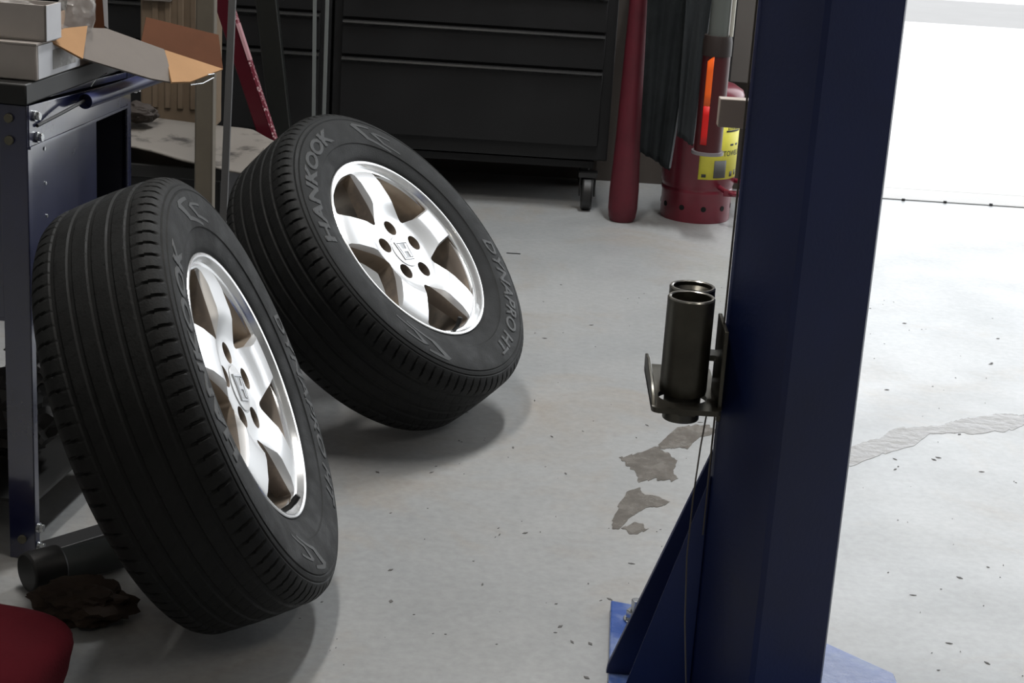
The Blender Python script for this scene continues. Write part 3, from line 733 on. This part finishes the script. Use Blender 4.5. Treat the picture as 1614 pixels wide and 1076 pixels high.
# ------------------------------------------------------------------ black tool chests
def chest(x0,x1,label,zs,name='tool_chest'):
    cx=(x0+x1)/2; o=thing(name,label,'tool chest',(cx,5.41,0),group='black rolling tool chests'); hw=(x1-x0)/2
    MB().box((-hw,.016,.165),(hw,.50,1.12)).build('cabinet_body',CHEST,o,bevel=.004)
    for z0,z1 in zs:
        d=MB().box((-hw+.028,0,z0+.004),(hw-.034,.016,z1-.004)).build('drawer',CHEST,o,bevel=.002)
        k=MB(); k.prism([(-hw+.030,0,z1-.004),(-hw+.030,-.012,z1-.006),(-hw+.030,-.014,z1-.012),(-hw+.030,-.0105,z1-.013),(-hw+.030,-.006,z1-.018),(-hw+.030,0,z1-.020)],(2*hw-.066,0,0))
        k.build('drawer_pull',CHESTLIP,d,smooth=50)
    MB().box((-hw+.04,.04,.135),(hw-.04,.46,.157)).build('base_frame',CHEST,o)
    for sx in (-1,1):
        for y in (.05,.44):
            x=sx*(hw-.055)
            c=MB().box((x-.03,y-.03,.108),(x+.03,y+.03,.122)).box((x-.026,y-.012,.045),(x-.021,y+.02,.11)).box((x+.021,y-.012,.045),(x+.026,y+.02,.11)).build('caster',BLACKP,o)
            MB().cyl((x-.017,y,.055),(x+.017,y,.055),.055,n=40).build('caster_wheel',mat('worn_caster',(.035,.033,.03),.6) if False else BLACKP,c,bevel=.006)
    return o
ch=chest(-.612,.262,'wide black rolling tool chest with long drawers, right of the grey rods',[(.208,.449),(.449,.563),(.563,.68),(.68,.80),(.80,.95),(.95,1.10)])
chest(-1.62,-.618,'black tool chest at the back left, mostly behind the posts and wheel',[(.20,.455),(.455,.575),(.575,.69),(.69,.80),(.80,.95),(.95,1.10)])
# side rail of the chest, work clothes hang from it
tag(MB().tube([(.355,5.92,.995),(.355,5.24,.995),(.37,5.222,.995),(.60,5.222,.995),(.615,5.24,.995),(.615,5.92,.995)],.007,12).build('hanging_rail',BLACKP),'black metal rail on the wall that the charcoal work cloth hangs from','rail')
tag(MB().lathe([(0,.0),(.036,.0),(.042,.012),(.0455,.04),(.0455,.10),(.042,.17),(.039,.26),(.037,.36),(.034,.50),(.031,.64),(.0295,.72),(.0295,1.1),(.02,1.12),(0,1.125)],48,Matrix.Translation((.318,5.33,.001))).build('padded_pole',REDPOLE),'tall dark red padded pole standing against the right end of the tool chest','pole')

def garment(name,label,xt,xb,zt,zl,zr,y,folds,seed,m=COAT):
    def fn(u,v):
        z_b=zl+(zr-zl)*u**1.3; z=zt+(z_b-zt)*v
        x=(xt[0]+(xt[1]-xt[0])*u)*(1-v)+(xb[0]+(xb[1]-xb[0])*u)*v
        yy=y+.008*math.sin(u*folds*PI*2+seed+.8*v)*(0.4+.6*v)+.01*noise.noise(Vector((u*4,v*3,seed)))
        return (x,yy,z+.006*noise.noise(Vector((u*6,seed,0))))
    o=tag(MB().grid(fn,60,40).build(name,m,smooth=60,solid=.006),label,'clothing')
    MB().tube([fn(1,.04+.95*k/24) for k in range(25)],.0035,8).build('painted_rim_light',RIMLIGHT,o)  # rim light on the cloth edge, built as a pale tube
    return o
RIMLIGHT=mat('pale_grey_rim_light',(.12,.13,.14),.8)
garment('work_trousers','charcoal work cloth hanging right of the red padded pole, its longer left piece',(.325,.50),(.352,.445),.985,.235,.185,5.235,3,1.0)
garment('work_jacket','charcoal work cloth with painted rim light on its right edge hanging beside the amber tube',(.44,.53),(.455,.505),.985,.30,.27,5.205,1.5,4.0,mat('charcoal_fleece',(.028,.031,.033),.95,spec=.1,bump=.5,bscale=250))

# ------------------------------------------------------------------ amber fluid tube
fx,fy=.5435,5.13
ft=thing('fluid_extractor','hanging fluid extractor with dark red housing and orange sight strip, its glow painted on','tool',(fx,fy,.012))
MB().lathe([(0,.262),(.041,.262),(.041,.545),(0,.545)],40).build('housing',MAROON,ft,smooth=40)
MB().lathe([(0,.545),(.043,.545),(.043,.585),(.040,.603),(0,.603)],40).build('top_cap',mat('extractor_cap',(.02,.012,.010),.5),ft,smooth=30)
MB().lathe([(.036,.253),(.048,.253),(.048,.263),(.036,.263)],40,closed=True).build('base_ring',mat('ring_grey',(.22,.20,.21),.4,metal=.3),ft,smooth=30)
def strip(z0,z1,w0,m,nm,top=0):
    mb=MB(); 
    def fn(u,v):
        a=math.radians(-117+w0*(u-.5)*2); r=.0418; z=z0+(z1-z0)*v+(top*u*v)
        return (r*math.cos(a),r*math.sin(a),z)
    return mb.grid(fn,8,4).build(nm,m,ft,solid=.0008)
strip(.400,.530,14,ORANGE,'sight_glow_strip',.018); strip(.285,.400,14,REDGLOW,'sight_glow_strip')  # light glowing through the tube, painted as orange and red strips
MB().lathe([(0,.603),(.030,.603),(.030,.98),(0,.98)],32).build('clear_barrel',SILV,ft,smooth=40)
MB().cyl((.036,-.012,.603),(.036,-.012,.985),.0055,n=12).build('bright_rod',mat('rod_bright',(.7,.68,.6),.25,metal=.6),ft)
MB().tube([(0,0,.98),(0,.03,1.0),(0,.06,.985),(0,.075,.985)],.005,8).build('hook',ZINC,ft)

# ------------------------------------------------------------------ red waste can
can=thing('waste_can','round dark red metal waste can with yellow sticker and foot lever','waste can',(.556,5.46,0))
MB().lathe([(0,.004),(.104,.004),(.108,0),(.110,.006),(.1105,.085),(.1130,.092),(.1130,.098),(.1105,.104),(.1125,.112),(.1150,.118),(.1150,.358),(.1175,.362),(.1175,.370),(0,.370)],96).build('can_body',REDCAN,can,smooth=25)
MB().lathe([(0,.371),(.1195,.371),(.1215,.376),(.1215,.398),(.116,.412),(.09,.428),(.05,.437),(0,.440)],96).build('lid',REDCAN,can,smooth=40)
for a in (-118,-82,-46,-154,-10,26,62,98,134,170):
    a=math.radians(a); MB().cyl((.106*math.cos(a),.106*math.sin(a),.047),(.1112*math.cos(a),.1112*math.sin(a),.047),.0085,n=20).build('vent_hole',DKHOLE,can)
def curved(a0,a1,z0,z1,r,m,nm,par,n=24):
    def fn(u,v):
        a=math.radians(a0+(a1-a0)*u); return (r*math.cos(a),r*math.sin(a),z0+(z1-z0)*v)
    return MB().grid(fn,n,2).build(nm,m,par,solid=.0006)
st=curved(-96,-12,.143,.318,.1154,YEL,'sticker',can)
def can_text(s,a0,a1,z0,h,par):
    me=text_mesh(s,1,0,.012,0); xs=[v.co.x for v in me.vertices]; ys=[v.co.y for v in me.vertices]; X0,X1,Y0,Y1=min(xs),max(xs),min(ys),max(ys)
    subdivide_long(me,.2)
    for v in me.vertices:
        a=math.radians(a0+(a1-a0)*(v.co.x-X0)/(X1-X0)); z=z0+h*(v.co.y-Y0)/(Y1-Y0); r=.1162; v.co=(r*math.cos(a),r*math.sin(a),z)
    me.materials.clear(); me.materials.append(INK); o=bpy.data.objects.new('sticker_text',me); COL.objects.link(o); o.parent=par
can_text('DIRTY TOWELS',-90,-16,.216,.017,st)
for a0,a1,z0,z1 in ((-72,-50,.148,.203),(-40,-33,.150,.166),(-26,-20,.152,.168),(-91,-84,.150,.160),(-55,-18,.292,.297),(-44,-36,.248,.254),(-30,-22,.248,.254)):
    curved(a0,a1,z0,z1,.1160,INK if a1-a0<10 or z1-z0<.01 else mat('sticker_grey',(.10,.10,.10),.6),'sticker_mark',st,8)
for k in range(12): a=-52+k*3; curved(a,a+1.2,.298,.312,.1160,INK,'sticker_mark',st,2)
mb=MB(); mb.tube([(.06,-.095,.118),(.075,-.118,.112),(.10,-.145,.108),(.128,-.15,.112),(.150,-.13,.118),(.152,-.09,.122),(.140,-.03,.125),(.112,.0,.125)],.008,12); mb.build('foot_lever',REDCAN,can)
MB().prism([(.070,-.135,.098),(.150,-.155,.102),(.150,-.155,.122),(.070,-.135,.118)],(0,.006,0)).build('foot_pedal',REDCAN,can,bevel=.002)
# wall boxes at the door jamb
wb=thing('wall_box','tall taupe box with a pale outline on the wall beside the bay opening','box',(.70,5.90,.38))
MB().box((-.045,-.06,0),(.09,.028,.30)).build('box_body',GREYPANEL,wb,bevel=.003)
MB().box((-.0475,-.064,-.0),(-.0445,-.06,.30)).box((-.0475,-.064,.297),(.09,-.06,.30)).build('pale_outline',mat('pale_edge',(.6,.57,.52),.5),wb)
MB().box((-.036,-.063,0),(-.028,-.06,.29)).build('dark_seam',BLACKP,wb)

# ------------------------------------------------------------------ puddles and floor marks
def puddle(name,label,pts,seed,z=.0006):
    P=[]; n=len(pts)
    for i in range(n):
        a,b=Vector(pts[i]),Vector(pts[(i+1)%n])
        for k in range(8):
            q=a.lerp(b,k/8); dd=.008*noise.noise(Vector((q.x*45,q.y*22,seed)))+.006*noise.noise(Vector((q.x*110,q.y*60,seed)))
            P.append((q.x+dd,q.y+dd*2.2,.0002))
    mb=MB(); mb.prism(P,(0,0,z)); return tag(mb.build(name,WET,smooth=0,bevel=0),label,'puddle','wet puddles on the floor')
puddle('puddle','wet puddle shaped like a leaf on the floor just left of the lift column',[(0.225, 3.231), (0.259, 3.259), (0.286, 3.29), (0.308, 3.305), (0.332, 3.272), (0.339, 3.223), (0.331, 3.186), (0.343, 3.154), (0.322, 3.119), (0.297, 3.118), (0.284, 3.12), (0.259, 3.105), (0.253, 3.145), (0.245, 3.185), (0.231, 3.211)],1)
puddle('puddle','broken wet smear running behind the adapter tubes toward the column',[(0.309, 3.32), (0.328, 3.369), (0.354, 3.429), (0.388, 3.451), (0.433, 3.468), (0.43, 3.408), (0.399, 3.382), (0.379, 3.34), (0.369, 3.308), (0.34, 3.311), (0.318, 3.292)],2)
puddle('puddle','faint damp patch nearest the column gusset, in front of the leaf-shaped puddle',[(0.199, 2.882), (0.212, 2.975), (0.234, 3.055), (0.259, 3.066), (0.312, 3.017), (0.294, 2.988), (0.264, 2.977), (0.233, 2.929), (0.215, 2.879)],3)
puddle('puddle','smallest wet spot at the near tip of the damp patch by the gusset',[(0.216, 2.879), (0.239, 2.906), (0.264, 2.881), (0.246, 2.86), (0.228, 2.86)],5)
puddle('puddle','long wet streak on the bright floor right of the lift column',[(0.691, 3.361), (0.738, 3.411), (0.782, 3.444), (0.814, 3.502), (0.855, 3.528), (0.927, 3.55), (0.98, 3.597), (1.031, 3.63), (1.102, 3.667), (1.142, 3.665), (1.241, 3.713), (1.218, 3.633), (1.121, 3.587), (1.063, 3.536), (0.973, 3.515), (0.897, 3.496), (0.847, 3.414), (0.768, 3.35), (0.717, 3.293), (0.667, 3.248)],4,.0004)
mb=MB()
for k in range(260):
    x=rnd.uniform(-.3,1.3); y=rnd.uniform(2.3,4.6); a=rnd.uniform(0,PI); l=rnd.choice([.001,.0015,.002,.002,.003,.006]); ww=l*rnd.uniform(.2,.6); h=.0006
    c,s=math.cos(a)*l,math.sin(a)*l; c2,s2=-math.sin(a)*ww,math.cos(a)*ww
    mb.prism([(x+c,y+s,.0003),(x+c2,y+s2,.0003),(x-c,y-s,.0003),(x-c2,y-s2,.0003)],(0,0,h))
tag(mb.build('grit',mat('dark_grit',(.09,.085,.08),.7),smooth=0),'tiny dark grit scattered over the grey floor','grit',kind='stuff')
mb=MB()
for (x,y) in [(1.315,5.945),(1.46,5.95),(1.62,5.955)]: mb.cyl((x,y-.03,.0),(x,y-.03,.0078),.006,n=10)
struct('trim_2',mb,BLACKP)
tag(MB().box((-.02,-.002,0),(.02,.002,.0015)).build('dark_sliver',BLACKP),'thin dark sliver lying on the floor right of the farther wheel','sliver').location=(-.012,4.82,.0004)
